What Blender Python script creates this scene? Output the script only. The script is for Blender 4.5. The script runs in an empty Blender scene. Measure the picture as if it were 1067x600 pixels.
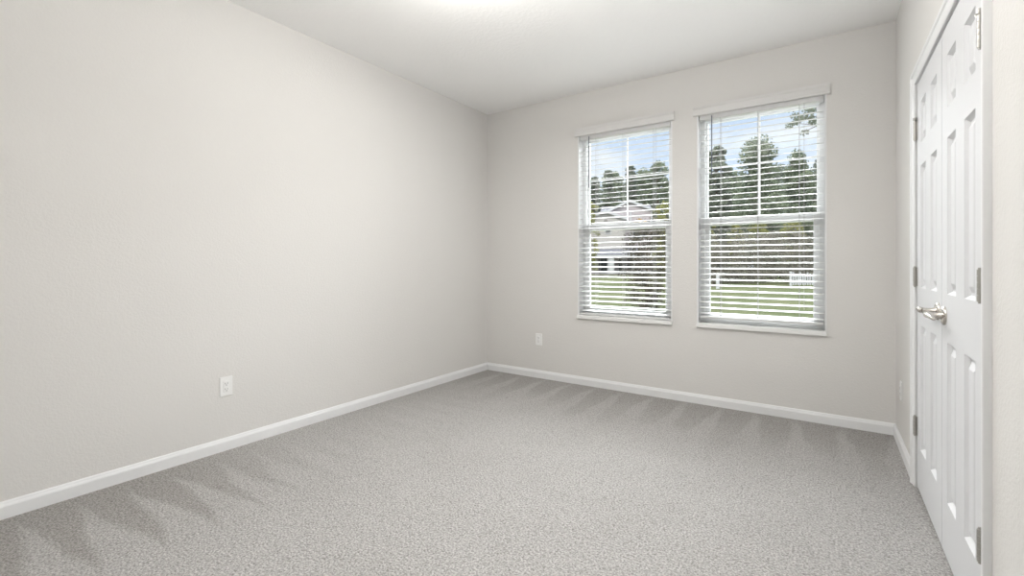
import bpy, bmesh, math, random
import numpy as np
from mathutils import Vector, Matrix

C = bpy.context.scene
COL = C.collection
rnd = random.Random(7)

# ------------------------------------------------------------------ camera
FPX = 481.0                      # focal length in pixels of the 1067x600 frame
CAM_H = 1.128
cd = bpy.data.cameras.new('camera')
cam = bpy.data.objects.new('camera', cd)
COL.objects.link(cam)
cd.sensor_fit = 'HORIZONTAL'
cd.sensor_width = 36.0
cd.lens = 36.0 * FPX / 1067.0
cd.shift_y = -(300.0 - 275.6) / 1067.0
cd.clip_start = 0.02
cd.clip_end = 500
cam.location = (0, 0, CAM_H)
cam.rotation_euler = (math.pi / 2, 0, math.radians(34.36))
C.camera = cam

# ------------------------------------------------------------------ exposure
C.view_settings.view_transform = 'Standard'
C.view_settings.look = 'None'
C.view_settings.gamma = 1
C.view_settings.exposure = 0.61
C.view_settings.use_curve_mapping = False

# ------------------------------------------------------------------ sky
SKY_STRENGTH = 0.74
w = bpy.data.worlds.new('sky')
C.world = w
w.use_nodes = True
nt = w.node_tree
nt.nodes.clear()
wo = nt.nodes.new('ShaderNodeOutputWorld')
bg = nt.nodes.new('ShaderNodeBackground')
tc = nt.nodes.new('ShaderNodeTexCoord')
sp = nt.nodes.new('ShaderNodeSeparateXYZ')
nt.links.new(tc.outputs['Generated'], sp.inputs[0])
ramp = nt.nodes.new('ShaderNodeValToRGB')
cr = ramp.color_ramp
cr.elements[0].position = 0.0
cr.elements[0].color = (0.80, 0.86, 0.95, 1)
cr.elements[1].position = 1.0
cr.elements[1].color = (4.5, 4.6, 4.8, 1)
for p, c in ((0.14, (0.70, 0.80, 0.96)), (0.36, (0.56, 0.70, 0.95)), (0.48, (3.2, 3.3, 3.5))):
    e = cr.elements.new(p)
    e.color = (*c, 1)
nt.links.new(sp.outputs['Z'], ramp.inputs[0])
mp = nt.nodes.new('ShaderNodeMapping')
mp.inputs['Scale'].default_value = (2.2, 2.2, 6.0)
nt.links.new(tc.outputs['Generated'], mp.inputs[0])
cn = nt.nodes.new('ShaderNodeTexNoise')
cn.inputs['Scale'].default_value = 2.0
cn.inputs['Detail'].default_value = 6
nt.links.new(mp.outputs[0], cn.inputs['Vector'])
cm = nt.nodes.new('ShaderNodeMapRange')
cm.inputs['From Min'].default_value = 0.5
cm.inputs['From Max'].default_value = 0.72
nt.links.new(cn.outputs['Fac'], cm.inputs['Value'])
mx = nt.nodes.new('ShaderNodeMixRGB')
mx.inputs[2].default_value = (0.95, 0.96, 0.99, 1)
nt.links.new(cm.outputs[0], mx.inputs[0])
nt.links.new(ramp.outputs[0], mx.inputs[1])
nt.links.new(mx.outputs[0], bg.inputs[0])
bg.inputs[1].default_value = SKY_STRENGTH
nt.links.new(bg.outputs[0], wo.inputs[0])


def light(name, kind, loc, power, rot=(0, 0, 0), color=(1, 1, 1), **kw):
    ld = bpy.data.lights.new(name, kind)
    ld.energy = power
    ld.color = color
    for k, v in kw.items():
        setattr(ld, k, v)
    o = bpy.data.objects.new(name, ld)
    o.location = loc
    o.rotation_euler = rot
    COL.objects.link(o)
    return o


# sun behind the building, lighting the trees and the house across the lawn
light('sun', 'SUN', (-10, -10, 20), 1.6, (math.radians(48), 0, math.radians(-28)), (1, 0.95, 0.87), angle=math.radians(3))
# three unseen fill lights added above the frame to brighten room and ceiling
light('fill_disc', 'AREA', (-1.36, 2.45, 2.70), 14, (math.radians(-12), 0, 0), (1, 0.985, 0.965), shape='DISK', size=0.42)
light('fill_uplight', 'AREA', (-0.60, 1.15, 2.02), 23, (math.pi, 0, 0), (1, 0.985, 0.965), shape='DISK', size=0.6)
light('fill_point', 'POINT', (-1.50, 1.78, 2.43), 7.5, color=(1, 0.975, 0.945), shadow_soft_size=0.08)
# added area light outdoors, stands in for bright upper sky at the windows
light('sky_fill', 'AREA', (-1.0, 11.0, 6.4), 3400, (math.radians(-68), 0, 0), (0.97, 0.985, 1.0), shape='RECTANGLE', size=10, size_y=4.5)

# ------------------------------------------------------------------ node helpers


class NB:
    """small builder for a principled material"""

    def __init__(self, name):
        self.m = bpy.data.materials.new(name)
        self.m.use_nodes = True
        self.nt = self.m.node_tree
        self.n = self.nt.nodes
        self.b = self.n['Principled BSDF']
        self.out = self.n['Material Output']

    def node(self, t, **kw):
        x = self.n.new(t)
        for k, v in kw.items():
            setattr(x, k, v)
        return x

    def link(self, a, b):
        self.nt.links.new(a, b)

    def math(self, op, a, b=None, clamp=False):
        x = self.n.new('ShaderNodeMath')
        x.operation = op
        x.use_clamp = clamp
        for i, v in enumerate((a, b)):
            if v is None:
                continue
            if isinstance(v, (int, float)):
                x.inputs[i].default_value = v
            else:
                self.link(v, x.inputs[i])
        return x.outputs[0]

    def pos(self):
        if not hasattr(self, '_pos'):
            g = self.n.new('ShaderNodeNewGeometry')
            self._pos = g.outputs['Position']
        return self._pos

    def noise(self, scale, detail=2, rough=0.5, vec=None):
        x = self.n.new('ShaderNodeTexNoise')
        x.inputs['Scale'].default_value = scale
        x.inputs['Detail'].default_value = detail
        x.inputs['Roughness'].default_value = rough
        self.link(vec or self.pos(), x.inputs['Vector'])
        return x.outputs['Fac']

    def maprange(self, v, a, b, c=0.0, d=1.0, smooth=False):
        x = self.n.new('ShaderNodeMapRange')
        if smooth:
            x.interpolation_type = 'SMOOTHSTEP'
        for i, q in zip(('From Min', 'From Max', 'To Min', 'To Max'), (a, b, c, d)):
            x.inputs[i].default_value = q
        self.link(v, x.inputs['Value'])
        return x.outputs[0]

    def mix(self, f, a, b):
        x = self.n.new('ShaderNodeMixRGB')
        for i, v in ((0, f), (1, a), (2, b)):
            if isinstance(v, (int, float)):
                x.inputs[i].default_value = v
            elif isinstance(v, tuple):
                x.inputs[i].default_value = (*v, 1)
            else:
                self.link(v, x.inputs[i])
        return x.outputs[0]

    def bump(self, h, strength, dist):
        x = self.n.new('ShaderNodeBump')
        x.inputs['Strength'].default_value = strength
        x.inputs['Distance'].default_value = dist
        self.link(h, x.inputs['Height'])
        self.link(x.outputs[0], self.b.inputs['Normal'])

    def set(self, color=None, rough=0.6, metal=0.0, spec=0.3):
        if isinstance(color, tuple):
            self.b.inputs['Base Color'].default_value = (*color, 1)
        elif color is not None:
            self.link(color, self.b.inputs['Base Color'])
        self.b.inputs['Roughness'].default_value = rough
        self.b.inputs['Metallic'].default_value = metal
        self.b.inputs['Specular IOR Level'].default_value = spec
        return self.m


def plain(name, color, rough=0.5, metal=0.0, spec=0.3, var=0.03, scale=40):
    nb = NB(name)
    n = nb.noise(scale, 3)
    c = nb.mix(n, tuple(x * (1 - var) for x in color), tuple(min(1, x * (1 + var)) for x in color))
    return nb.set(c, rough, metal, spec)


def wall_mat(name, col, bump_scale, strength, var=0.012):
    nb = NB(name)
    n = nb.noise(2.2, 2)
    c = nb.mix(n, tuple(x * (1 - var) for x in col), tuple(x * (1 + var) for x in col))
    h = nb.noise(bump_scale, 3, 0.55)
    h2 = nb.maprange(h, 0.42, 0.62)
    nb.bump(h2, strength, 0.002)
    return nb.set(c, 0.75, 0, 0.25)


M = {}
M['wall'] = wall_mat('painted_greige_wall', (0.75, 0.736, 0.714), 95, 0.22)
M['ceiling'] = wall_mat('textured_white_ceiling', (0.955, 0.952, 0.942), 38, 0.3)
M['trim'] = plain('white_semigloss_trim', (0.83, 0.835, 0.84), 0.5, 0, 0.3, 0.008)
M['door'] = plain('white_painted_door', (0.735, 0.74, 0.755), 0.6, 0, 0.25, 0.008)
M['vinyl'] = plain('white_vinyl', (0.82, 0.825, 0.83), 0.4, 0, 0.4, 0.01)
M['blind'] = plain('white_blind', (0.71, 0.71, 0.71), 0.45, 0, 0.35, 0.01)
M['valance'] = plain('white_valance', (0.75, 0.742, 0.73), 0.45, 0, 0.35, 0.01)
M['cord'] = plain('cord', (0.48, 0.48, 0.48), 0.8)
M['wand'] = plain('clear_wand', (0.13, 0.15, 0.18), 0.25, 0, 0.5)
M['plastic'] = plain('white_plastic', (0.88, 0.88, 0.87), 0.3, 0, 0.45, 0.005)
M['slot'] = plain('dark_slot', (0.08, 0.08, 0.08), 0.6)
M['nickel'] = plain('satin_nickel', (0.62, 0.59, 0.55), 0.27, 1.0, 0.5, 0.04, 120)
M['nickel_dark'] = plain('brushed_hinge', (0.50, 0.485, 0.46), 0.38, 1.0, 0.5, 0.05, 200)
M['sill'] = plain('white_marble_sill', (0.87, 0.87, 0.86), 0.3, 0, 0.4, 0.02, 12)


def glass_mat():
    nb = NB('window_glass')
    tr = nb.node('ShaderNodeBsdfTransparent')
    tr.inputs[0].default_value = (0.95, 0.965, 0.96, 1)
    gl = nb.node('ShaderNodeBsdfGlossy')
    gl.inputs['Roughness'].default_value = 0.02
    fr = nb.node('ShaderNodeFresnel')
    fr.inputs[0].default_value = 1.3
    ms = nb.node('ShaderNodeMixShader')
    nb.link(fr.outputs[0], ms.inputs[0])
    nb.link(tr.outputs[0], ms.inputs[1])
    nb.link(gl.outputs[0], ms.inputs[2])
    nb.link(ms.outputs[0], nb.out.inputs['Surface'])
    return nb.m


M['glass'] = glass_mat()

L, D, R = -3.025, 3.952, 0.3727
H = 2.74
NEAR = -0.6


def carpet_mat():
    nb = NB('greige_cut_pile_carpet')
    pos = nb.pos()
    sx = nb.node('ShaderNodeSeparateXYZ')
    nb.link(pos, sx.inputs[0])
    X, Y = sx.outputs[0], sx.outputs[1]
    # speckled yarn
    v = nb.node('ShaderNodeTexVoronoi')
    v.inputs['Scale'].default_value = 125
    nb.link(pos, v.inputs['Vector'])
    yarn = nb.noise(120, 4, 0.7)
    fine = nb.maprange(yarn, 0.33, 0.68)
    base = nb.mix(fine, (0.19, 0.183, 0.176), (0.70, 0.683, 0.664))
    sepc = nb.node('ShaderNodeSeparateColor')
    nb.link(v.outputs['Color'], sepc.inputs[0])
    spk = nb.maprange(sepc.outputs[0], 0.75, 1.0)
    base = nb.mix(nb.math('MULTIPLY', spk, 0.55), base, (0.20, 0.185, 0.17))
    # vacuum strokes: the pile leans the other way in wedges along the walls
    warp = nb.noise(1.7, 2)
    warp2 = nb.noise(7, 2)
    wv = nb.math('ADD', nb.math('MULTIPLY', nb.math('SUBTRACT', warp, 0.5), 0.5),
                 nb.math('MULTIPLY', nb.math('SUBTRACT', warp2, 0.5), 0.04))

    def wedge(along, away, period, phase, start, length):
        p = nb.math('FRACT', nb.math('ADD', nb.math('DIVIDE', nb.math('ADD', along, nb.math('MULTIPLY', wv, 0.28)), period), phase))
        tri = nb.math('MULTIPLY', nb.math('ABSOLUTE', nb.math('SUBTRACT', p, 0.5)), 2.0)
        reach = nb.math('DIVIDE', nb.math('SUBTRACT', nb.math('ADD', away, nb.math('MULTIPLY', wv, 0.5)), start), length)
        return nb.maprange(nb.math('SUBTRACT', tri, reach), -0.34, 0.16, smooth=True)

    d_back = nb.math('SUBTRACT', D, Y)
    d_left = nb.math('SUBTRACT', X, L)
    # along the back wall: thin light streaks between darker swaths that fade into the room
    pb = nb.math('FRACT', nb.math('ADD', nb.math('DIVIDE', nb.math('ADD', X, nb.math('MULTIPLY', wv, 0.30)), 0.262), 0.15))
    tb = nb.math('MULTIPLY', nb.math('ABSOLUTE', nb.math('SUBTRACT', pb, 0.5)), 2.0)
    vary = nb.noise(2.6, 1, 0.5)
    rb = nb.math('DIVIDE', nb.math('SUBTRACT', d_back, 0.03), nb.math('ADD', 0.40, nb.math('MULTIPLY', vary, 1.0)))
    lim = nb.math('ADD', 0.10, nb.math('MULTIPLY', rb, 0.55))
    streak = nb.maprange(nb.math('SUBTRACT', lim, tb), -0.14, 0.10, smooth=True)
    streak = nb.math('MULTIPLY', streak, nb.maprange(d_back, 0.03, 0.22, 0.25, 0.85))
    wb = nb.math('MULTIPLY', nb.math('SUBTRACT', 1.0, streak), nb.maprange(rb, 0.12, 1.25, 1.0, 0.0, smooth=True))
    wl = wedge(Y, d_left, 0.188, 0.07, 0.12, 0.66)
    wl = nb.math('MULTIPLY', wl, nb.maprange(Y, 0.9, 1.7, 1.0, 0.25, smooth=True))
    dark = nb.math('MAXIMUM', nb.math('MULTIPLY', wb, 0.85), wl)
    # broad footprints / traffic mottling and a seam-like ridge
    mott = nb.maprange(nb.noise(3.1, 4, 0.6), 0.35, 0.7)
    dark = nb.math('MAXIMUM', dark, nb.math('MULTIPLY', mott, 0.22))
    tint = nb.mix(dark, (1.0, 1.0, 1.0), (0.76, 0.745, 0.725))
    mul = nb.node('ShaderNodeMixRGB', blend_type='MULTIPLY')
    mul.inputs[0].default_value = 1
    nb.link(base, mul.inputs[1])
    nb.link(tint, mul.inputs[2])
    hgt = nb.math('ADD', nb.math('MULTIPLY', v.outputs['Distance'], -0.6), yarn)
    nb.bump(hgt, 0.85, 0.006)
    nb.set(mul.outputs[0], 0.95, 0, 0.05)
    nb.b.inputs['Sheen Weight'].default_value = 0.15
    return nb.m


M['carpet'] = carpet_mat()

# ------------------------------------------------------------------ mesh helpers


def box(bm, x0, x1, y0, y1, z0, z1):
    vs = [bm.verts.new(p) for p in ((x0, y0, z0), (x1, y0, z0), (x1, y1, z0), (x0, y1, z0),
                                    (x0, y0, z1), (x1, y0, z1), (x1, y1, z1), (x0, y1, z1))]
    for f in ((3, 2, 1, 0), (4, 5, 6, 7), (0, 1, 5, 4), (1, 2, 6, 5), (2, 3, 7, 6), (3, 0, 4, 7)):
        bm.faces.new([vs[i] for i in f])
    return vs


def bbox(bm, x0, x1, y0, y1, z0, z1, r=0.002, seg=2):
    vs = box(bm, x0, x1, y0, y1, z0, z1)
    es = list({e for v in vs for e in v.link_edges})
    bmesh.ops.bevel(bm, geom=es, offset=r, segments=seg, affect='EDGES', profile=0.5)


def prism(bm, prof, fn, a, b):
    """extrude a closed 2D profile; fn(p, t) -> 3D point at extrusion value t"""
    A = [bm.verts.new(fn(p, a)) for p in prof]
    B = [bm.verts.new(fn(p, b)) for p in prof]
    n = len(prof)
    for i in range(n):
        j = (i + 1) % n
        bm.faces.new((A[i], A[j], B[j], B[i]))
    bm.faces.new(list(reversed(A)))
    bm.faces.new(B)


def tube(bm, pts, r, seg=10, caps=True):
    pts = [Vector(p) for p in pts]
    rs = r if isinstance(r, (list, tuple)) else [r] * len(pts)
    rings = []
    for i, p in enumerate(pts):
        t = (pts[min(i + 1, len(pts) - 1)] - pts[max(i - 1, 0)]).normalized()
        ref = Vector((0, 0, 1)) if abs(t.z) < 0.9 else Vector((0, 1, 0))
        u = t.cross(ref).normalized()
        v = t.cross(u).normalized()
        rings.append([bm.verts.new(p + (u * math.cos(2 * math.pi * k / seg) + v * math.sin(2 * math.pi * k / seg)) * rs[i]) for k in range(seg)])
    for a, b in zip(rings, rings[1:]):
        for k in range(seg):
            bm.faces.new((a[k], a[(k + 1) % seg], b[(k + 1) % seg], b[k]))
    if caps:
        bm.faces.new(rings[0])
        bm.faces.new(list(reversed(rings[-1])))


def obj(name, bm, mat, parent=None, smooth=False):
    bmesh.ops.recalc_face_normals(bm, faces=bm.faces)
    me = bpy.data.meshes.new(name)
    bm.to_mesh(me)
    bm.free()
    me.materials.append(mat)
    if smooth:
        me.polygons.foreach_set('use_smooth', [True] * len(me.polygons))
        if hasattr(me, 'set_sharp_from_angle'):
            me.set_sharp_from_angle(angle=math.radians(40))
    o = bpy.data.objects.new(name, me)
    COL.objects.link(o)
    if parent:
        o.parent = parent
    return o


def B():
    return bmesh.new()


def empty(name, loc=(0, 0, 0), rz=0.0, **props):
    o = bpy.data.objects.new(name, None)
    o.empty_display_size = 0.1
    o.location = loc
    o.rotation_euler = (0, 0, rz)
    COL.objects.link(o)
    for k, v in props.items():
        o[k] = v
    return o


def struct(o):
    o['kind'] = 'structure'
    return o


def tag(o, label, cat, group=None):
    o['label'] = label
    o['category'] = cat
    if group:
        o['group'] = group
    return o


# ------------------------------------------------------------------ room shell
T = 0.16
# window openings (x0, x1, z0, z1)
WIN = [(-1.947, -1.075, 0.628, 2.352), (-0.878, -0.005, 0.628, 2.352)]
DOOR_Y0, DOOR_Y1, DOOR_Z = 1.856, 3.084, 2.042

bm = B()
box(bm, L - T, R + 0.3, NEAR - T, D + T, -0.06, 0.0)
struct(obj('floor', bm, M['carpet']))
bm = B()
box(bm, L - T, R + 0.3, NEAR - T, D + T, H, H + 0.15)
struct(obj('ceiling', bm, M['ceiling']))
bm = B()
box(bm, L - T, L, NEAR - T, D + T, 0, H)
struct(obj('wall_left', bm, M['wall']))
bm = B()
xs = [L, WIN[0][0], WIN[0][1], WIN[1][0], WIN[1][1], R]
z0, z1 = WIN[0][2], WIN[0][3]
box(bm, xs[0], xs[5], D, D + T, 0, z0)
box(bm, xs[0], xs[5], D, D + T, z1, H)
for a, b in ((0, 1), (2, 3), (4, 5)):
    box(bm, xs[a], xs[b], D, D + T, z0, z1)
struct(obj('wall_back', bm, M['wall']))
bm = B()
box(bm, R, R + 0.12, NEAR - T, DOOR_Y0, 0, H)
box(bm, R, R + 0.12, DOOR_Y1, D + T, 0, H)
box(bm, R, R + 0.12, DOOR_Y0, DOOR_Y1, DOOR_Z, H)
box(bm, R + 0.2, R + 0.3, NEAR - T, D + T, 0, H)          # backing added behind the doors to block outside light
struct(obj('wall_right', bm, M['wall']))
bm = B()
box(bm, L, R, NEAR - T, NEAR, 0, H)
struct(obj('wall_near', bm, M['wall']))

# baseboards
BH, BT = 0.076, 0.014
prof = [(0, 0), (BT, 0), (BT, BH * 0.70), (BT * 0.86, BH * 0.78), (BT * 0.62, BH * 0.86), (BT * 0.5, BH * 0.94), (BT * 0.3, BH), (0, BH)]
bm = B()
prism(bm, prof, lambda p, t: (L + p[0], t, p[1]), NEAR, D)
struct(obj('baseboard_left', bm, M['trim']))
bm = B()
prism(bm, prof, lambda p, t: (t, D - p[0], p[1]), L + BT * 0.3, R - BT * 0.3)
struct(obj('baseboard_back', bm, M['trim']))
bm = B()
prism(bm, prof, lambda p, t: (R - p[0], t, p[1]), DOOR_Y1 + 0.062, D)
prism(bm, prof, lambda p, t: (R - p[0], t, p[1]), NEAR, DOOR_Y0 - 0.068)
struct(obj('baseboard_right', bm, M['trim']))

# closet door casing with a colonial profile, mitred at the head
cw = 0.057
cprof = [(0, -0.004), (0, 0.008), (0.004, 0.010), (0.012, 0.0115), (0.030, 0.0130), (0.038, 0.0145), (0.042, 0.0185), (0.050, 0.0205), (0.055, 0.0200), (cw, 0.0180), (cw, -0.004)]
yi0, yi1, zi = DOOR_Y0 - 0.011, DOOR_Y1 + 0.006, DOOR_Z + 0.002
bm = B()
rings = []
for (fy, fz) in ((0, 0), (0, 1), (1, 1), (1, 0)):
    ring = []
    for t, h in cprof:
        y = (yi0 - t) if fy == 0 else (yi1 + t)
        z = (zi + t) if fz else 0.0
        ring.append(bm.verts.new((R - h, y, z)))
    rings.append(ring)
n = len(cprof)
for a, b in zip(rings, rings[1:]):
    for i in range(n):
        j = (i + 1) % n
        bm.faces.new((a[i], a[j], b[j], b[i]))
bm.faces.new(rings[0])
bm.faces.new(list(reversed(rings[-1])))
struct(obj('trim_1', bm, M['trim']))
# door jamb and stop
bm = B()
box(bm, R - 0.0, R + 0.12, DOOR_Y0 - 0.011, DOOR_Y0 + 0.006, 0, DOOR_Z)
box(bm, R - 0.0, R + 0.12, DOOR_Y1 - 0.006, DOOR_Y1 + 0.006, 0, DOOR_Z)
box(bm, R - 0.0, R + 0.12, DOOR_Y0, DOOR_Y1, DOOR_Z - 0.002, DOOR_Z + 0.006)
box(bm, R + 0.045, R + 0.06, DOOR_Y0, DOOR_Y1, DOOR_Z - 0.02, DOOR_Z)
struct(obj('trim_2', bm, M['trim']))

# ------------------------------------------------------------------ closet doors
DX = R + 0.001                    # room-side face of the leaves
ROWS = ((0.226, 0.832), (1.016, 1.608), (1.722, 1.922))


def door_leaf(name, y0, y1, cols):
    zb, zt = 0.012, 2.034
    bm = B()
    ys = sorted({y0, y1, *[v for c in cols for v in c]})
    zs = sorted({zb, zt, *[v for c in ROWS for v in c]})
    cols_s, rows_s = set(cols), set(ROWS)
    V = {}

    def vert(x, y, z):
        k = (round(x, 5), round(y, 5), round(z, 5))
        if k not in V:
            V[k] = bm.verts.new((x, y, z))
        return V[k]
    for ya, yb in zip(ys, ys[1:]):
        for za, zb_ in zip(zs, zs[1:]):
            if (ya, yb) in cols_s and (za, zb_) in rows_s:
                # moulded raised panel: ogee down to a groove, then up to a raised field
                steps = [(0, 0), (0.002, 0.0030), (0.008, 0.0105), (0.012, 0.0145), (0.019, 0.0150), (0.022, 0.0140), (0.040, 0.0040), (0.044, 0.0032)]
                loops = []
                for ins, dep in steps:
                    loops.append([vert(DX + dep, y, z) for y, z in ((ya + ins, za + ins), (yb - ins, za + ins), (yb - ins, zb_ - ins), (ya + ins, zb_ - ins))])
                for p, q in zip(loops, loops[1:]):
                    for i in range(4):
                        j = (i + 1) % 4
                        bm.faces.new((p[i], p[j], q[j], q[i]))
                bm.faces.new(loops[-1])
            else:
                bm.faces.new([vert(DX, y, z) for y, z in ((ya, za), (yb, za), (yb, zb_), (ya, zb_))])
    # edges and back
    bk = 0.034
    rim = [(y, zb) for y in ys] + [(y1, z) for z in zs[1:]] + [(y, zt) for y in reversed(ys[:-1])] + [(y0, z) for z in reversed(zs[1:-1])]
    bvs = [bm.verts.new((DX + bk, y, z)) for y, z in rim]
    fvs = [vert(DX, y, z) for y, z in rim]
    m = len(rim)
    for i in range(m):
        j = (i + 1) % m
        bm.faces.new((fvs[i], fvs[j], bvs[j], bvs[i]))
    bm.faces.new(bvs)
    o = struct(obj(name, bm, M['door']))
    return o


def hinge(parent, y, z, side, stop=False):
    """butt hinge: knuckle barrel of five, leaf edges, pin tips; side=+1 when the leaf lies on +y"""
    hh = 0.094
    bm = B()
    kx = R - 0.0085
    for k in range(5):
        za = z - hh / 2 + k * hh / 5
        tube(bm, [(kx, y, za + 0.0006), (kx, y, za + hh / 5 - 0.0006)], 0.0072, 12)
    tube(bm, [(kx, y, z - hh / 2 - 0.005), (kx, y, z + hh / 2 + 0.005)], 0.0045, 10)
    box(bm, kx, R + 0.003, y - 0.001, y + 0.001, z - hh / 2, z + hh / 2)
    bbox(bm, R - 0.0022, R + 0.003, min(y, y + side * 0.012), max(y, y + side * 0.012), z - hh / 2, z + hh / 2, 0.0006, 1)
    h = obj('hinge', bm, M['nickel_dark'], parent, True)
    if stop:
        bm = B()
        zt = z + hh / 2 + 0.004
        tube(bm, [(kx, y, zt), (kx, y, zt + 0.014)], 0.0085, 12)
        tube(bm, [(kx, y, zt + 0.007), (kx - 0.004, y + side * 0.014, zt + 0.007), (kx - 0.003, y + side * 0.020, zt + 0.007)], 0.0035, 8)
        tube(bm, [(kx - 0.003, y + side * 0.020, zt + 0.007), (kx + 0.002, y + side * 0.024, zt + 0.007)], 0.006, 10)
        tube(bm, [(kx, y, zt + 0.007), (kx - 0.006, y - side * 0.006, zt + 0.007)], 0.0035, 8)
        obj('hinge_stop', bm, M['nickel_dark'], h, True)


def lever_handle(parent, y, z, side):
    """rosette, neck and a curved lever pointing to the hinge side"""
    bm = B()
    prof = [(0.0, 0.036), (0.004, 0.0360), (0.008, 0.0335), (0.0105, 0.028), (0.012, 0.018)]
    tube(bm, [(DX - p[0], y, z) for p in prof], [p[1] for p in prof], 32)
    ro = obj('rosette', bm, M['nickel'], parent, True)
    bm = B()
    tube(bm, [(DX - 0.010, y, z), (DX - 0.022, y, z), (DX - 0.040, y, z), (DX - 0.050, y, z)], [0.0155, 0.0115, 0.0115, 0.013], 20)
    # lever bar: flattened and swelling, bent round from the neck
    pts, rs = [], []
    for k in range(15):
        t = k / 14
        yy = y - side * 0.012 + side * (0.012 + 0.112 * t)
        xx = DX - 0.052 - 0.004 * math.sin(t * math.pi) + 0.006 * t * t
        zz = z + 0.004 * math.sin(t * math.pi * 1.2) - 0.004 * t
        pts.append((xx, yy, zz))
        rs.append(0.0085 + 0.0035 * math.cos(t * 2.4) if t < 0.96 else 0.004)
    rs[0] = 0.007
    tube(bm, pts, rs, 16)
    obj('lever', bm, M['nickel'], ro, True)


d1 = door_leaf('door_1', 2.475, 3.074, ((2.573, 2.717), (2.833, 2.973)))
d1['label'] = 'far closet door leaf with six raised panels next to the back wall'
d1['category'] = 'door'
d2 = door_leaf('door_2', 1.866, 2.4695, ((1.968, 2.108), (2.228, 2.372)))
d2['label'] = 'near closet door leaf with six raised panels beside the right frame edge'
d2['category'] = 'door'
for z, st in ((1.803, True), (1.067, False), (0.315, False)):
    hinge(d1, 3.076, z, -1, st)
    hinge(d2, 1.868, z, 1, st)
lever_handle(d1, 2.535, 0.938, 1)
lever_handle(d2, 2.408, 0.931, -1)

# ------------------------------------------------------------------ windows


def window(idx, x0, x1, z0, z1, label):
    root = struct(empty('window_%d' % idx, (0, 0, 0)))
    root['label'] = label
    root['category'] = 'window'
    P = lambda nm, bm, m: obj(nm, bm, m, root)
    # drywall returns of the recess, lined white to paint in the sky light
    t = 0.011
    bm = B()
    box(bm, x0, x0 + t, D - 0.002, D + 0.15, z0, z1)
    box(bm, x1 - t, x1, D - 0.002, D + 0.15, z0, z1)
    box(bm, x0 + t, x1 - t, D - 0.002, D + 0.15, z1 - t, z1)
    P('bright_return', bm, M['vinyl'])
    # sill
    bm = B()
    bbox(bm, x0 - 0.001, x1 + 0.001, D - 0.022, D + 0.10, z0 - 0.006, z0 + 0.028, 0.004)
    P('sill', bm, M['sill'])
    a, b = x0 + t, x1 - t
    lo, hi = z0 + 0.028, z1 - t
    # outer frame
    fy0, fy1 = D + 0.085, D + 0.155
    fw = 0.034
    bm = B()
    bbox(bm, a, a + fw, fy0, fy1, lo, hi, 0.002, 1)
    bbox(bm, b - fw, b, fy0, fy1, lo, hi, 0.002, 1)
    bbox(bm, a + fw, b - fw, fy0, fy1, hi - fw, hi, 0.002, 1)
    bbox(bm, a + fw, b - fw, fy0 - 0.006, fy1, lo, lo + 0.030, 0.002, 1)
    P('frame', bm, M['vinyl'])
    a, b = a + fw, b - fw
    lo, hi = lo + 0.030, hi - fw
    mz = 1.478
    # upper sash, set to the outside, with a cross of muntins
    uy0, uy1 = D + 0.122, D + 0.150
    s = 0.016
    bm = B()
    bbox(bm, a, a + s, uy0, uy1, mz - 0.03, hi, 0.002, 1)
    bbox(bm, b - s, b, uy0, uy1, mz - 0.03, hi, 0.002, 1)
    bbox(bm, a + s, b - s, uy0, uy1, hi - s, hi, 0.002, 1)
    bbox(bm, a + s, b - s, uy0, uy1, mz - 0.03, mz + 0.022, 0.002, 1)
    us = P('upper_sash', bm, M['vinyl'])
    bm = B()
    box(bm, a + s, b - s, uy0 + 0.012, uy0 + 0.016, mz + 0.022, hi - s)
    obj('pane', bm, M['glass'], us)
    cx = (a + b) / 2
    bm = B()
    bbox(bm, cx - 0.0075, cx + 0.0075, uy0 + 0.003, uy0 + 0.0118, mz + 0.022, hi - s, 0.002, 1)
    zc = 1.922
    bbox(bm, a + s, cx - 0.0075, uy0 + 0.003, uy0 + 0.0118, zc - 0.006, zc + 0.006, 0.002, 1)
    bbox(bm, cx + 0.0075, b - s, uy0 + 0.003, uy0 + 0.0118, zc - 0.006, zc + 0.006, 0.002, 1)
    obj('muntin', bm, M['vinyl'], us)
    # lower sash, inside
    ly0, ly1 = D + 0.090, D + 0.120
    s2 = 0.036
    bm = B()
    bbox(bm, a, a + s2, ly0, ly1, lo, mz + 0.028, 0.002, 1)
    bbox(bm, b - s2, b, ly0, ly1, lo, mz + 0.028, 0.002, 1)
    bbox(bm, a + s2, b - s2, ly0, ly1, mz - 0.028, mz + 0.028, 0.003, 2)
    bbox(bm, a + s2, b - s2, ly0, ly1, lo, lo + 0.034, 0.002, 1)
    ls = P('lower_sash', bm, M['vinyl'])
    bm = B()
    box(bm, a + s2, b - s2, ly0 + 0.012, ly0 + 0.016, lo + 0.034, mz - 0.028)
    obj('pane', bm, M['glass'], ls)
    bm = B()
    bbox(bm, cx - 0.028, cx + 0.028, ly0 + 0.004, ly0 + 0.026, mz + 0.028, mz + 0.036, 0.002, 1)
    obj('sash_lock', bm, M['vinyl'], ls)
    return root


window(1, *WIN[0], 'left window with white vinyl sashes beside the left wall')
window(2, *WIN[1], 'right window with white vinyl sashes nearer the closet doors')

# ------------------------------------------------------------------ blinds


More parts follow.
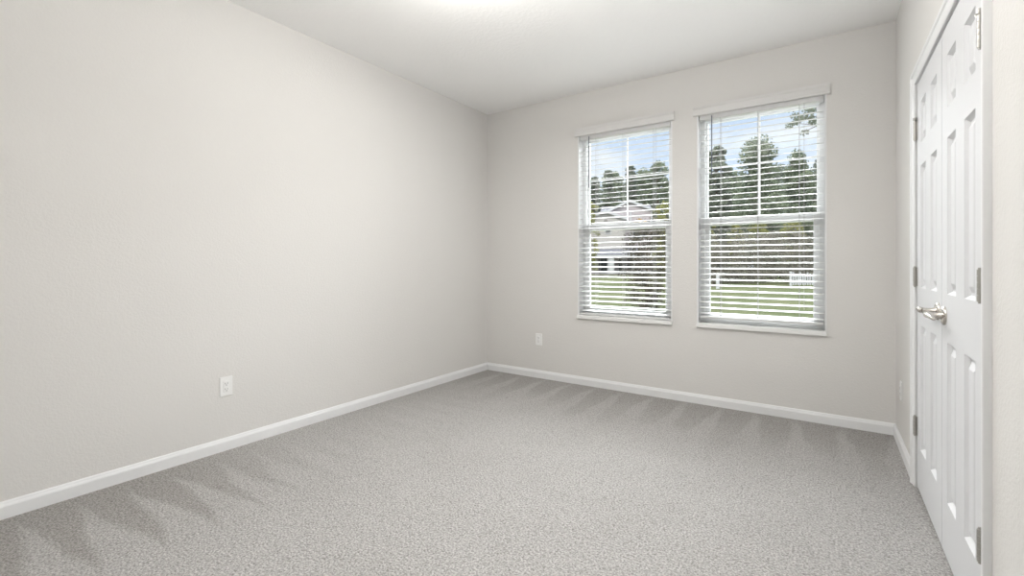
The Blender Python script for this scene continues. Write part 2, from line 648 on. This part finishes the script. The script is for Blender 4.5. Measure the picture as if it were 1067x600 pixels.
def blind(x0, x1, z0, z1, bottom, label):
    """horizontal two inch blind inside the recess: valance, head rail, slats, bottom rail, cords, wand"""
    yc = D + 0.036
    root = tag(empty('window_blind', ((x0 + x1) / 2, yc, bottom)), label, 'blind', 'window blinds')
    base = Vector((-(x0 + x1) / 2, -yc, -bottom))

    def P(nm, bm, m, par=None, smooth=False):
        bmesh.ops.translate(bm, verts=bm.verts, vec=base)
        return obj(nm, bm, m, par or root, smooth)
    # valance in front of the wall, with a small crown profile and returns
    vz0, vz1 = 2.332, 2.408
    vx0, vx1 = x0 - 0.026, x1 + 0.018
    yf = D - 0.014
    prof = [(0, vz0), (-0.003, vz0 + 0.004), (-0.003, vz0 + 0.016), (0, vz0 + 0.020), (0, vz1 - 0.024), (-0.006, vz1 - 0.014), (-0.009, vz1 - 0.004), (-0.009, vz1), (0.0135, vz1), (0.0135, vz0)]
    bm = B()
    prism(bm, prof, lambda p, t: (t, yf + p[0], p[1]), vx0, vx1)
    P('valance', bm, M['valance'])
    a, b = x0 + 0.017, x1 - 0.017
    bm = B()
    bbox(bm, a, b, yc - 0.028, yc + 0.028, z1 - 0.055, z1 - 0.013, 0.003, 1)
    P('head_rail', bm, M['blind'])
    # slats
    pitch = 0.0452
    tilt = math.radians(8)
    bm = B()
    zt = z1 - 0.085
    zs = []
    z = bottom + 0.040
    # spare slats of a blind that is longer than its window lie stacked on the rail
    while z < zt:
        zs.append(z)
        z += pitch
    cp = []
    wd, th = 0.050, 0.0030
    for k in range(7):
        q = -wd / 2 + wd * k / 6
        cp.append((q, 0.0016 * (1 - (2 * q / wd) ** 2)))
    cp = [(q, h + th / 2) for q, h in cp] + [(q, h - th / 2) for q, h in reversed(cp)]
    for z in zs:
        jit = rnd.uniform(-0.7, 0.7)
        tt = tilt + math.radians(jit)
        rot = [(q * math.cos(tt) - h * math.sin(tt), q * math.sin(tt) + h * math.cos(tt)) for q, h in cp]
        prism(bm, rot, lambda p, t, z=z: (t, yc + p[0], z + p[1]), a, b)
    P('slats', bm, M['blind'])
    bm = B()
    bbox(bm, a, b, yc - 0.026, yc + 0.026, bottom, bottom + 0.018, 0.004, 2)
    P('bottom_rail', bm, M['blind'])
    # ladder cords, front and back, and the lift cord between
    for f in (0.20, 0.50, 0.81):
        x = x0 + f * (x1 - x0)
        bm = B()
        for yy in (yc - 0.027, yc + 0.027):
            tube(bm, [(x, yy, bottom + 0.016), (x, yy, z1 - 0.05)], 0.0011, 6)
        tube(bm, [(x, yc, bottom + 0.016), (x, yc, z1 - 0.05)], 0.0010, 6)
        P('ladder_cord', bm, M['cord'])
    # lift cord hanging in front, with its tassel
    x = x0 + 0.845 * (x1 - x0)
    bm = B()
    tube(bm, [(x, yc - 0.031, 0.80), (x, yc - 0.031, z1 - 0.05)], 0.0014, 6)
    c = P('lift_cord', bm, M['cord'])
    # tilt wand
    x = x0 + 0.128 * (x1 - x0)
    bm = B()
    tube(bm, [(x, yc - 0.034, 1.845), (x, yc - 0.034, 1.86), (x, yc - 0.034, z1 - 0.03)], [0.0055, 0.0042, 0.0042], 6)
    P('tilt_wand', bm, M['wand'])
    return root


blind(*WIN[0], WIN[0][2] + 0.030, 'white slat blind in the left window, lowered until its bottom rail meets the sill')
blind(*WIN[1], WIN[1][2] + 0.066, 'white slat blind in the right window, bottom rail hanging just above the sill')

# ------------------------------------------------------------------ outlets


def outlet(loc, rz, label, blank=False):
    """decorator wall plate; local frame: plate in xz, room on -y"""
    root = tag(empty('wall_outlet', loc, rz), label, 'outlet')
    bm = B()
    bbox(bm, -0.036, 0.036, -0.006, -0.0002, -0.058, 0.058, 0.0025, 2)
    if not blank:
        obj('cover_plate', bm, M['plastic'], root)
        bm = B()
        bbox(bm, -0.0165, 0.0165, -0.0085, -0.0055, -0.0335, 0.0335, 0.001, 1)
        r = obj('receptacle', bm, M['plastic'], root)
        bm = B()
        for zc in (0.016, -0.018):
            box(bm, -0.0075, -0.0055, -0.0088, -0.0084, zc - 0.002, zc + 0.007)
            box(bm, 0.0055, 0.0075, -0.0088, -0.0084, zc - 0.001, zc + 0.006)
            tube(bm, [(0, -0.0084, zc - 0.008), (0, -0.0088, zc - 0.008)], 0.0026, 10)
        obj('slots', bm, M['slot'], r)
    else:
        obj('cover_plate', bm, M['plastic'], root)
        bm = B()
        tube(bm, [(0, -0.005, 0), (0, -0.010, 0)], 0.0075, 6)
        tube(bm, [(0, -0.009, 0), (0, -0.016, 0)], 0.0045, 12)
        obj('cable_jack', bm, M['nickel'], root)
    for zc in (0.048, -0.048):
        bm = B()
        tube(bm, [(0, -0.0055, zc), (0, -0.0068, zc)], 0.0030, 10)
        obj('screw', bm, M['plastic'], root)
    return root


outlet((L, 1.337, 0.388), math.pi / 2, 'white duplex outlet plate on the left wall above the baseboard')
outlet((-2.376, D, 0.383), 0.0, 'small white outlet plate on the back wall, left of the windows')
outlet((R, 3.66, 0.358), -math.pi / 2, 'white wall plate on the right wall between back corner and closet, seen edge on')

# ------------------------------------------------------------------ outdoors
GZ = -0.30


def ray_xy(px, Z):
    s, c = math.sin(math.radians(34.36)), math.cos(math.radians(34.36))
    u = (px - 533.5) / FPX
    return Z * (-s + u * c), Z * (c + u * s)


def height(py, Z):
    return CAM_H - (py - 275.6) * Z / FPX


def lawn_mat():
    nb = NB('mown_lawn')
    n1 = nb.noise(0.35, 4, 0.6)
    n2 = nb.noise(14, 3, 0.6)
    c = nb.mix(nb.maprange(n1, 0.35, 0.65), (0.080, 0.096, 0.043), (0.125, 0.131, 0.069))
    c = nb.mix(nb.math('MULTIPLY', nb.maprange(n2, 0.4, 0.7), 0.5), c, (0.048, 0.061, 0.027))
    nb.bump(n2, 0.6, 0.05)
    return nb.set(c, 0.9, 0, 0.1)


def leaf_mat(name, a, b, scale=1.3):
    nb = NB(name)
    n1 = nb.noise(scale, 3, 0.6)
    n2 = nb.noise(scale * 9, 2, 0.6)
    f = nb.math('ADD', nb.math('MULTIPLY', n1, 0.6), nb.math('MULTIPLY', n2, 0.4))
    c = nb.mix(nb.maprange(f, 0.38, 0.62), a, b)
    nb.set(c, 0.7, 0, 0.2)
    tl = nb.node('ShaderNodeBsdfTranslucent')
    nb.link(c, tl.inputs[0])
    ms = nb.node('ShaderNodeMixShader')
    ms.inputs[0].default_value = 0.4
    nb.link(nb.b.outputs[0], ms.inputs[1])
    nb.link(tl.outputs[0], ms.inputs[2])
    nb.link(ms.outputs[0], nb.out.inputs['Surface'])
    return nb.m


M['house_trim'] = plain('house_trim', (0.50, 0.50, 0.51), 0.6)
M['lawn'] = lawn_mat()
M['pine'] = leaf_mat('pine_needles', (0.138, 0.160, 0.131), (0.304, 0.334, 0.254), 0.5)
M['oak'] = leaf_mat('oak_leaves', (0.123, 0.157, 0.113), (0.290, 0.326, 0.217), 0.6)
M['lime'] = leaf_mat('yellow_green_leaves', (0.217, 0.232, 0.080), (0.392, 0.377, 0.160), 0.9)
M['brush'] = leaf_mat('dry_brush', (0.123, 0.116, 0.096), (0.348, 0.326, 0.275), 1.1)
M['shrub'] = leaf_mat('shrub_leaves', (0.087, 0.102, 0.058), (0.217, 0.217, 0.131), 2.0)
M['crape'] = leaf_mat('crape_leaves', (0.065, 0.058, 0.046), (0.189, 0.167, 0.128), 2.0)
M['orange'] = leaf_mat('orange_leaves', (0.493, 0.275, 0.087), (0.667, 0.464, 0.203), 2.0)
M['bark'] = plain('bark', (0.22, 0.18, 0.15), 0.9, 0, 0.1, 0.25, 9)

bm = B()
box(bm, -160, 120, D + T, 190, GZ - 0.4, GZ)
lawn = struct(obj('lawn', bm, M['lawn']))


def leaf_mesh(name, P, S, mat, aspect=0.55, seed=1, parent=None):
    """one mesh of many small bent leaf cards at points P of size S"""
    rg = np.random.default_rng(seed)
    n = len(P)
    d = rg.normal(size=(n, 3))
    d /= np.linalg.norm(d, axis=1)[:, None]
    e = rg.normal(size=(n, 3))
    e = np.cross(d, e)
    e /= np.linalg.norm(e, axis=1)[:, None]
    nn = np.cross(d, e)
    S = (np.broadcast_to(S, n) * rg.uniform(0.7, 1.3, n))[:, None]
    a = P - d * S * 0.5
    b = P + e * S * aspect * 0.5 + nn * S * 0.10
    c = P + d * S * 0.5
    f = P - e * S * aspect * 0.5 + nn * S * 0.10
    V = np.stack([a, b, c, f], 1).reshape(-1, 3)
    me = bpy.data.meshes.new(name)
    me.vertices.add(4 * n)
    me.vertices.foreach_set('co', V.astype(np.float32).ravel())
    me.loops.add(6 * n)
    i = np.arange(n)[:, None] * 4
    idx = np.concatenate([i + np.array([[0, 1, 2]]), i + np.array([[0, 2, 3]])], 1).ravel()
    me.loops.foreach_set('vertex_index', idx.astype(np.int32))
    me.polygons.add(2 * n)
    me.polygons.foreach_set('loop_start', (np.arange(2 * n) * 3).astype(np.int32))
    me.polygons.foreach_set('loop_total', np.full(2 * n, 3, np.int32))
    me.update(calc_edges=True)
    me.materials.append(mat)
    o = bpy.data.objects.new(name, me)
    COL.objects.link(o)
    if parent:
        o.parent = parent
    return o


def clump_points(rg, centre, rx, rz, n):
    p = rg.normal(size=(n, 3))
    p /= np.linalg.norm(p, axis=1)[:, None]
    p *= rg.uniform(0.25, 1.0, n)[:, None] ** 0.5
    return np.array(centre) + p * np.array([rx, rx, rz])


def tree(name, px, Z, top_py, label, half_w, kind='pine', crown0=0.12, mat='pine', n_cl=70, n_leaf=70, leaf=0.30, seed=1, cat='tree', group=None, flower=None):
    """a tree with a tapering trunk, boughs and a crown of leaf clumps; half_w is the crown radius in metres"""
    rg = np.random.default_rng(seed)
    x, y = ray_xy(px, Z)
    Ht = height(top_py, Z) - GZ
    root = tag(empty(name, (x, y, GZ)), label, cat, group)
    bm = B()
    r0 = max(0.03, Ht * 0.016)
    bend = rg.normal(size=2) * 0.02 * Ht
    trunk = lambda t: Vector((bend[0] * math.sin(t * 2.2), bend[1] * math.sin(t * 1.7), t * Ht))
    tube(bm, [trunk(t) for t in np.linspace(0, 0.95, 9)], [r0 * (1 - 0.92 * t) for t in np.linspace(0, 0.95, 9)], 8)
    pts = []
    for k in range(n_cl):
        t = (k + rg.uniform()) / n_cl
        h = crown0 + (0.985 - crown0) * t
        if kind == 'pine':
            env = (1 - t) ** 0.75 * (0.75 + 0.25 * math.sin(t * 19 + seed))
        elif kind == 'cone':
            env = (1 - t) ** 0.55 * (0.82 + 0.18 * math.sin(t * 15 + seed)) + 0.04
        elif kind == 'round':
            env = math.sqrt(max(0.02, 1 - (2 * t - 0.9) ** 2 / 1.25))
        else:
            env = 0.45 + 0.55 * math.sin(t * math.pi) ** 0.6
        rr = half_w * env * rg.uniform(0.35, 1.0)
        az = k * 2.399 + rg.uniform(-0.4, 0.4)
        c = trunk(h) + Vector((math.cos(az) * rr, math.sin(az) * rr, rg.uniform(-0.02, 0.02) * Ht))
        st = trunk(max(0.04, h - 0.25 * rr / max(Ht, 1)))
        if rr > 0.12 * half_w:
            mid = st.lerp(c, 0.55) + Vector((0, 0, 0.04 * rr))
            tube(bm, [st, mid, c], [r0 * 0.32 * (1 - 0.6 * h), r0 * 0.2 * (1 - 0.6 * h), r0 * 0.07], 5, False)
        rx = half_w * rg.uniform(0.20, 0.36)
        rz = rx * (0.42 if kind == 'pine' else 0.75)
        pts.append(clump_points(rg, c, rx, rz, n_leaf))
    obj('trunk', bm, M['bark'], root)
    leaf_mesh('foliage', np.concatenate(pts), leaf, M[mat], 0.55, seed, root)
    for dx, dy, h in flower or ():
        fh = leaf_mesh('foliage', clump_points(rg, (dx, dy, h * Ht), 0.10, 0.08, 34), leaf * 1.2, M['orange'], 0.6, seed + 5, root)
        fh['label'] = 'orange flower head'
    return root


# tree line behind the house, seen through the left window
for i, (px, Z, tp, hw, knd, mt, lab) in enumerate((
        (619, 90, 184, 2.6, 'pine', 'pine', 'dark pine at the left jamb of the left window, behind the house roof'),
        (632, 97, 177, 3.0, 'pine', 'pine', 'pine rising behind the low left gable of the house'),
        (644, 106, 179, 3.2, 'round', 'oak', 'bushy tree just left of the tall house gable'),
        (656, 90, 174, 2.6, 'pine', 'pine', 'narrow pine directly behind the peak of the tall house gable'),
        (668, 99, 178, 3.0, 'round', 'oak', 'bushy tree behind the right slope of the house roof'),
        (680, 108, 178, 3.4, 'pine', 'pine', 'pine between the house and the tallest tree of the left window'),
        (692, 89, 169, 2.7, 'round', 'oak', 'tallest bushy tree of the left window, by its right jamb'),
        (705, 100, 176, 3.0, 'pine', 'pine', 'pine half hidden by the wall between the two windows'))):
    tree('pine_tree' if knd == 'pine' else 'broadleaf_tree', px, Z, tp, lab, hw * 1.15, knd, 0.06, mt, 100, 90, 0.46, 20 + i, group='trees behind the house')
tree('yellow_tree', 614, 58, 206, 'yellow green tree at the left edge of the pale house', 1.5, 'round', 0.1, 'lime', 50, 70, 0.22, 41)
tree('yellow_tree', 694, 60, 211, 'yellow green tree at the right end of the pale house', 2.0, 'round', 0.05, 'lime', 60, 70, 0.24, 42)

# tree line in the right window
for i, (px, Z, tp, hw, knd, mt, lab) in enumerate((
        (733, 65, 180, 2.8, 'round', 'oak', 'bushy tree at the left jamb of the right window'),
        (748, 44.5, 156, 1.3, 'col', 'pine', 'slender tall tree left of the big central tree'),
        (763, 69, 181, 3.2, 'round', 'oak', 'lower tree filling the gap left of the big central tree'),
        (788, 50, 145, 4.0, 'cone', 'oak', 'big bushy tree in the centre of the right window'),
        (812, 79, 172, 3.9, 'round', 'pine', 'dark tree just right of the big central tree'),
        (834, 58, 158, 2.7, 'cone', 'oak', 'rounded tree in the right part of the right window'),
        (856, 69, 167, 3.0, 'round', 'pine', 'dark tree against the right jamb of the right window'),
        (890, 52, 160, 2.4, 'round', 'oak', 'tree beyond the right edge of the right window'))):
    tree('broadleaf_tree', px, Z, tp, lab, hw, knd, 0.06, mt, 150, 100, 0.32, 60 + i, group='trees at the wood edge')


# the wood that closes the view behind them: no single tree can be told apart in it
def woodland():
    rg = np.random.default_rng(31)
    P = []
    for px in np.arange(520, 1040, 2.0):
        for rep_ in range(6):
            Z = rg.uniform(122, 134)
            x, y = ray_xy(px + rg.uniform(-1, 1), Z)
            top = height(193 + 7 * math.sin(px * 0.19) * math.sin(px * 0.053 + 1) + rg.uniform(-3, 5), 128) - GZ
            h = math.sqrt(rg.uniform(0.02, 1.0)) * top
            P.append(clump_points(rg, (x, y, GZ + h), 1.5, 1.3, 36))
    o = leaf_mesh('woodland', np.concatenate(P), 0.75, M['pine'], 0.5, 9)
    tag(o, 'distant grey green woodland closing the view behind the house and the nearer trees', 'woodland')
    o['kind'] = 'stuff'


woodland()


# overhanging bough of a tall tree that stands right of the window
def tall_tree():
    Z = 18
    x, y = ray_xy(905, Z)
    root = tag(empty('overhanging_tree', (x, y, GZ)), 'tall tree whose leafy bough hangs into the upper right corner of the right window', 'tree')
    rg = np.random.default_rng(5)
    bm = B()
    tube(bm, [(0.03 * math.sin(k), 0.03 * math.cos(k), k * 1.1) for k in range(10)], [0.20 - 0.015 * k for k in range(10)], 9)
    inv = lambda px, py: Vector((ray_xy(px, Z)[0] - x, ray_xy(px, Z)[1] - y, height(py, Z) - GZ))
    pts = []
    twigs = [((905, 128), (872, 116), (852, 113), (836, 108)), ((872, 116), (856, 120), (840, 124), (830, 128)), ((905, 140), (880, 134), (856, 130), (826, 129)),
             ((856, 120), (850, 108), (846, 104)), ((858, 126), (850, 132), (838, 137)), ((846, 113), (832, 111), (827, 114))]
    for tw in twigs:
        p = [inv(*q) + Vector((0, rg.uniform(-0.2, 0.2), 0)) for q in tw]
        tube(bm, p, [0.022 * (1 - 0.8 * k / len(p)) for k in range(len(p))], 5)
    for (px, py) in ((826, 115), (832, 112), (829, 128), (822, 130), (835, 127), (837, 122), (833, 124), (842, 108), (846, 110), (840, 116), (850, 113), (852, 125), (846, 129), (850, 130), (838, 136), (856, 117), (858, 126), (844, 122), (862, 110), (866, 122), (870, 130), (828, 120)):
        pts.append(clump_points(rg, inv(px, py) + Vector((0, rg.uniform(-0.4, 0.4), 0)), 0.17, 0.13, rg.integers(45, 75)))
    for k in range(60):
        az = rg.uniform(-1.3, 1.5)
        r = rg.uniform(0.8, 2.6)
        h = rg.uniform(6.0, 10.5)
        cpt = (math.cos(az) * r + 0.5, math.sin(az) * r, h)
        tube(bm, [(0, 0, h - 0.6), cpt], [0.03, 0.008], 4)
        pts.append(clump_points(rg, cpt, 0.4, 0.3, 40))
    obj('trunk', bm, M['bark'], root)
    leaf_mesh('foliage', np.concatenate(pts), 0.095, M['pine'], 0.6, 3, root)


tall_tree()


# wild thicket along the far edge of the lawn: nobody could count its stems
def thicket():
    rg = np.random.default_rng(11)
    P = []
    for px in np.arange(724, 1000, 2.2):
        for rep in range(7):
            Z = rg.uniform(33, 40)
            x, y = ray_xy(px + rg.uniform(-1, 1), Z)
            top = height(234 + 9 * math.sin(px * 0.11) ** 2 + rg.uniform(0, 9), 34) - GZ
            h = rg.uniform(0.05, 1.0) * top
            P.append(clump_points(rg, (x, y, GZ + h), 0.55, 0.45, 42))
    o = leaf_mesh('thicket', np.concatenate(P), 0.20, M['brush'], 0.4, 8)
    tag(o, 'grey brown brush thicket between the lawn and the trees in the right window', 'brush')
    o['kind'] = 'stuff'


thicket()
for i, (px, tp, hw, lab) in enumerate(((737, 231, 0.65, 'leftmost low yellow green bush along the top of the thicket'),
                                       (767, 232, 0.8, 'low yellow green bush just right of the leftmost one, above the thicket'),
                                       (794, 227, 1.2, 'yellow green bush under the big central tree'),
                                       (826, 228, 1.2, 'yellow green bush under the rounded tree at right'))):
    tree('bush', px, 41.5, tp, lab, hw, 'round', 0.3, 'lime', 34, 60, 0.17, 90 + i, 'bush', 'yellow bushes at the thicket')

# crape myrtle in front of the house, low in the left window
tree('crape_myrtle', 674, 13.8, 229, 'slender leafy shrub tree with an orange flower head in front of the house', 0.74, 'col', 0.03, 'crape', 130, 75, 0.055, 12, 'tree', None,
     [(-0.22, 0.0, 0.995), (-0.34, 0.0, 0.955), (-0.10, 0.05, 0.965)])
tree('young_tree', 743, 28.5, 277, 'thin dark young tree by the white post at the left of the right window', 0.22, 'col', 0.05, 'crape', 24, 22, 0.07, 14)

# foundation shrubs of the house
for i, (px, tp, lab) in enumerate(((626, 288, 'left round green shrub at the foot of the house'), (635, 289, 'middle round green shrub at the foot of the house, before the white column'),
                                   (645, 290, 'right round green shrub at the foot of the house'))):
    tree('foundation_shrub', px, 60, tp, lab, 0.5, 'round', 0.05, 'shrub', 26, 40, 0.14, 120 + i, 'shrub', 'shrubs along the house')

# white marker post on the lawn
bm = B()
x, y = ray_xy(748, 27)
bbox(bm, -0.08, 0.08, -0.08, 0.08, 0, 0.85, 0.015, 2)
prism(bm, [(-0.095, 0.85), (0.095, 0.85), (0, 0.93)], lambda p, t: (p[0], t, p[1]), -0.095, 0.095)
o = obj('white_post', bm, M['house_trim'])
o.location = (x, y, GZ)
tag(o, 'short white post on the lawn at the left of the right window', 'post')

# white rail fence piece at the right end of the thicket
def white_fence():
    xa, ya = ray_xy(824, 31)
    xb, yb = ray_xy(850, 31)
    dx, dy = xb - xa, yb - ya
    ln = math.hypot(dx, dy)
    root = tag(empty('picket_fence', (xa, ya, GZ), math.atan2(dy, dx)), 'short white picket fence at the thicket edge by the right jamb of the right window', 'fence')
    bm = B()
    bbox(bm, ln - 0.06, ln + 0.06, -0.06, 0.06, 0, 1.75, 0.01, 1)
    obj('post', bm, M['house_trim'], root)
    bm = B()
    bbox(bm, -0.06, 0.06, -0.06, 0.06, 0, 0.95, 0.01, 1)
    obj('post', bm, M['house_trim'], root)
    for z in (0.18, 0.62):
        bm = B()
        box(bm, 0.06, ln - 0.06, -0.02, 0.02, z, z + 0.09)
        obj('rail', bm, M['house_trim'], root)
    k = 0
    xx = 0.16
    while xx < ln - 0.12:
        bm = B()
        hh = 0.88 - 0.1 * (k % 3)
        prism(bm, [(-0.045, 0.06), (0.045, 0.06), (0.045, hh), (0, hh + 0.06), (-0.045, hh)], lambda p, t, xx=xx: (xx + p[0], t, p[1]), -0.038, -0.021)
        obj('picket', bm, M['house_trim'], root)
        xx += 0.16
        k += 1


white_fence()


# ------------------------------------------------------------------ the house across the lawn
def siding_mat(name, col, pitch):
    nb = NB(name)
    tcn = nb.node('ShaderNodeTexCoord')
    sx = nb.node('ShaderNodeSeparateXYZ')
    nb.link(tcn.outputs['Object'], sx.inputs[0])
    fr = nb.math('FRACT', nb.math('DIVIDE', sx.outputs[2], pitch))
    nb.bump(fr, 0.8, 0.02)
    n = nb.noise(3, 2)
    return nb.set(nb.mix(n, tuple(c * 0.97 for c in col), tuple(min(1, c * 1.03) for c in col)), 0.7, 0, 0.2)


M['siding'] = siding_mat('pale_lap_siding', (0.46, 0.405, 0.415), 0.18)
M['siding2'] = siding_mat('cream_lap_siding', (0.46, 0.43, 0.41), 0.18)
M['stone'] = plain('grey_brown_masonry', (0.290, 0.268, 0.254), 0.8, 0, 0.2, 0.25, 6)
M['shingle'] = plain('grey_shingles', (0.145, 0.145, 0.162), 0.85, 0, 0.15, 0.2, 8)
M['house_glass'] = plain('dark_house_glass', (0.05, 0.055, 0.06), 0.12, 0, 0.5)


def house():
    Z = 66
    x, y = ray_xy(655, Z)
    root = tag(empty('house', (x, y, GZ), math.radians(20)), 'pale two storey house with white trimmed gables and a porch across the lawn', 'house')
    k = Z / FPX
    X = lambda px: (px - 655) * k
    ZZ = lambda py: height(py, Z) - GZ
    P = lambda nm, bm, m, par=None: obj(nm, bm, m, par or root)

    def gable(nm, xa, xb, xp, z_eave, z_peak, y0, y1, zb, mat, over=0.35):
        bm = B()
        prism(bm, [(xa, zb), (xb, zb), (xb, z_eave), (xp, z_peak), (xa, z_eave)], lambda p, t: (p[0], t, p[1]), y0, y1)
        wall = P(nm, bm, mat)
        sl = (z_peak - z_eave) / (xp - xa)
        sr = (z_peak - z_eave) / (xb - xp)
        bm = B()
        th = 0.16
        for sgn, xe, s in ((-1, xa - over, sl), (1, xb + over, sr)):
            ze = z_peak - abs(xe - xp) * s
            prism(bm, [(xe, ze), (xp, z_peak), (xp, z_peak + th), (xe, ze + th)], lambda p, t: (p[0], t, p[1]), y0 - 0.28, y1)
        P('roof', bm, M['shingle'])
        bm = B()
        for sgn, xe, s in ((-1, xa - over, sl), (1, xb + over, sr)):
            ze = z_peak - abs(xe - xp) * s
            prism(bm, [(xe, ze - 0.16), (xp, z_peak - 0.16), (xp, z_peak + th + 0.03), (xe, ze + th + 0.03)], lambda p, t: (p[0], t, p[1]), y0 - 0.36, y0 - 0.28)
        P('rake_board', bm, M['house_trim'])
        return wall
    zf = ZZ(256)
    # long main block with its ridge along the street
    bm = B()
    xl, xr = X(628), X(676)
    prism(bm, [(2.2, 0), (9.5, 0), (9.5, ZZ(220)), (5.8, ZZ(210.5)), (2.2, ZZ(220))], lambda p, t: (t, p[0], p[1]), xl, xr)
    P('main_wall', bm, M['siding'])
    bm = B()
    for ya, za, yb, zb_ in ((1.8, ZZ(221), 5.8, ZZ(210.5)), (9.9, ZZ(221), 5.8, ZZ(210.5))):
        prism(bm, [(ya, za), (yb, zb_), (yb, zb_ + 0.15), (ya, za + 0.15)], lambda p, t: (t, p[0], p[1]), xl - 0.4, xr + 0.4)
    P('roof', bm, M['shingle'])
    # tall right gable
    wall = gable('gable_wall', X(635.5), X(678), X(656), ZZ(219), ZZ(209.5), 0.0, 5.5, 0, M['siding'])
    # lower left gable in front
    gable('gable_wall', X(611), X(651), X(632), ZZ(228), ZZ(220.5), -1.1, 2.2, ZZ(266), M['siding2'])
    bm = B()
    tube(bm, [(X(632), -1.1, ZZ(230.5)), (X(632), -1.16, ZZ(230.5))], 0.28, 14)
    P('gable_vent', bm, M['stone'])
    # corner boards
    for px, yy in ((657, -0.05), (678, -0.05), (635.5, -0.05)):
        bm = B()
        box(bm, X(px) - 0.09, X(px) + 0.09, yy - 0.03, yy + 0.12, zf if px != 678 else 0, ZZ(220))
        P('corner_board', bm, M['house_trim'])

    def win(xa, xb, za, zb_, yy):
        bm = B()
        t = 0.09
        box(bm, xa - t, xb + t, yy - 0.05, yy + 0.02, za - t, za)
        box(bm, xa - t, xb + t, yy - 0.05, yy + 0.02, zb_, zb_ + t)
        box(bm, xa - t, xa, yy - 0.05, yy + 0.02, za, zb_)
        box(bm, xb, xb + t, yy - 0.05, yy + 0.02, za, zb_)
        f = P('window', bm, M['house_trim'])
        bm = B()
        box(bm, xa, xb, yy - 0.02, yy + 0.02, za, zb_)
        P('pane', bm, M['house_glass'], f)
    win(X(632), X(637), ZZ(243.4), ZZ(239), -1.1)
    win(X(660), X(667), ZZ(248), ZZ(239), 0)
    win(X(669), X(675), ZZ(248), ZZ(239), 0)
    # porch roof skirting the storeys
    bm = B()
    prism(bm, [(-3.0, ZZ(265.5)), (0.1, ZZ(255.5)), (0.1, ZZ(257)), (-3.0, ZZ(267))], lambda p, t: (t, p[0], p[1]), X(608), X(664))
    P('porch_roof', bm, M['shingle'])
    bm = B()
    box(bm, X(608), X(664), -3.05, -2.85, ZZ(268.5), ZZ(266))
    P('porch_beam', bm, M['house_trim'])
    # ground floor
    bm = B()
    box(bm, X(609), X(625), -1.4, 2.2, 0, ZZ(268))
    P('masonry_wall', bm, M['stone'])
    bm = B()
    box(bm, X(609), X(660), -3.0, 0.0, 0, 0.16)
    P('porch_floor', bm, M['stone'])
    for px, hw in ((638, 0.42), (660, 0.15)):
        bm = B()
        bbox(bm, X(px) - hw, X(px) + hw, -2.95, -2.95 + 2 * min(hw, 0.3), 0.16, ZZ(268.5), 0.03, 1)
        bbox(bm, X(px) - hw - 0.06, X(px) + hw + 0.06, -3.0, -2.9 + 2 * min(hw, 0.3), 0.16, 0.36, 0.02, 1)
        P('porch_column', bm, M['house_trim'])
    win(X(626.5), X(633), ZZ(284), ZZ(269), -0.02)
    win(X(645), X(652), ZZ(282), ZZ(270), -0.02)
    bm = B()
    bbox(bm, X(654), X(658), -0.06, 0.02, 0.16, ZZ(269), 0.02, 1)
    P('entry_door', bm, M['shingle'])


house()
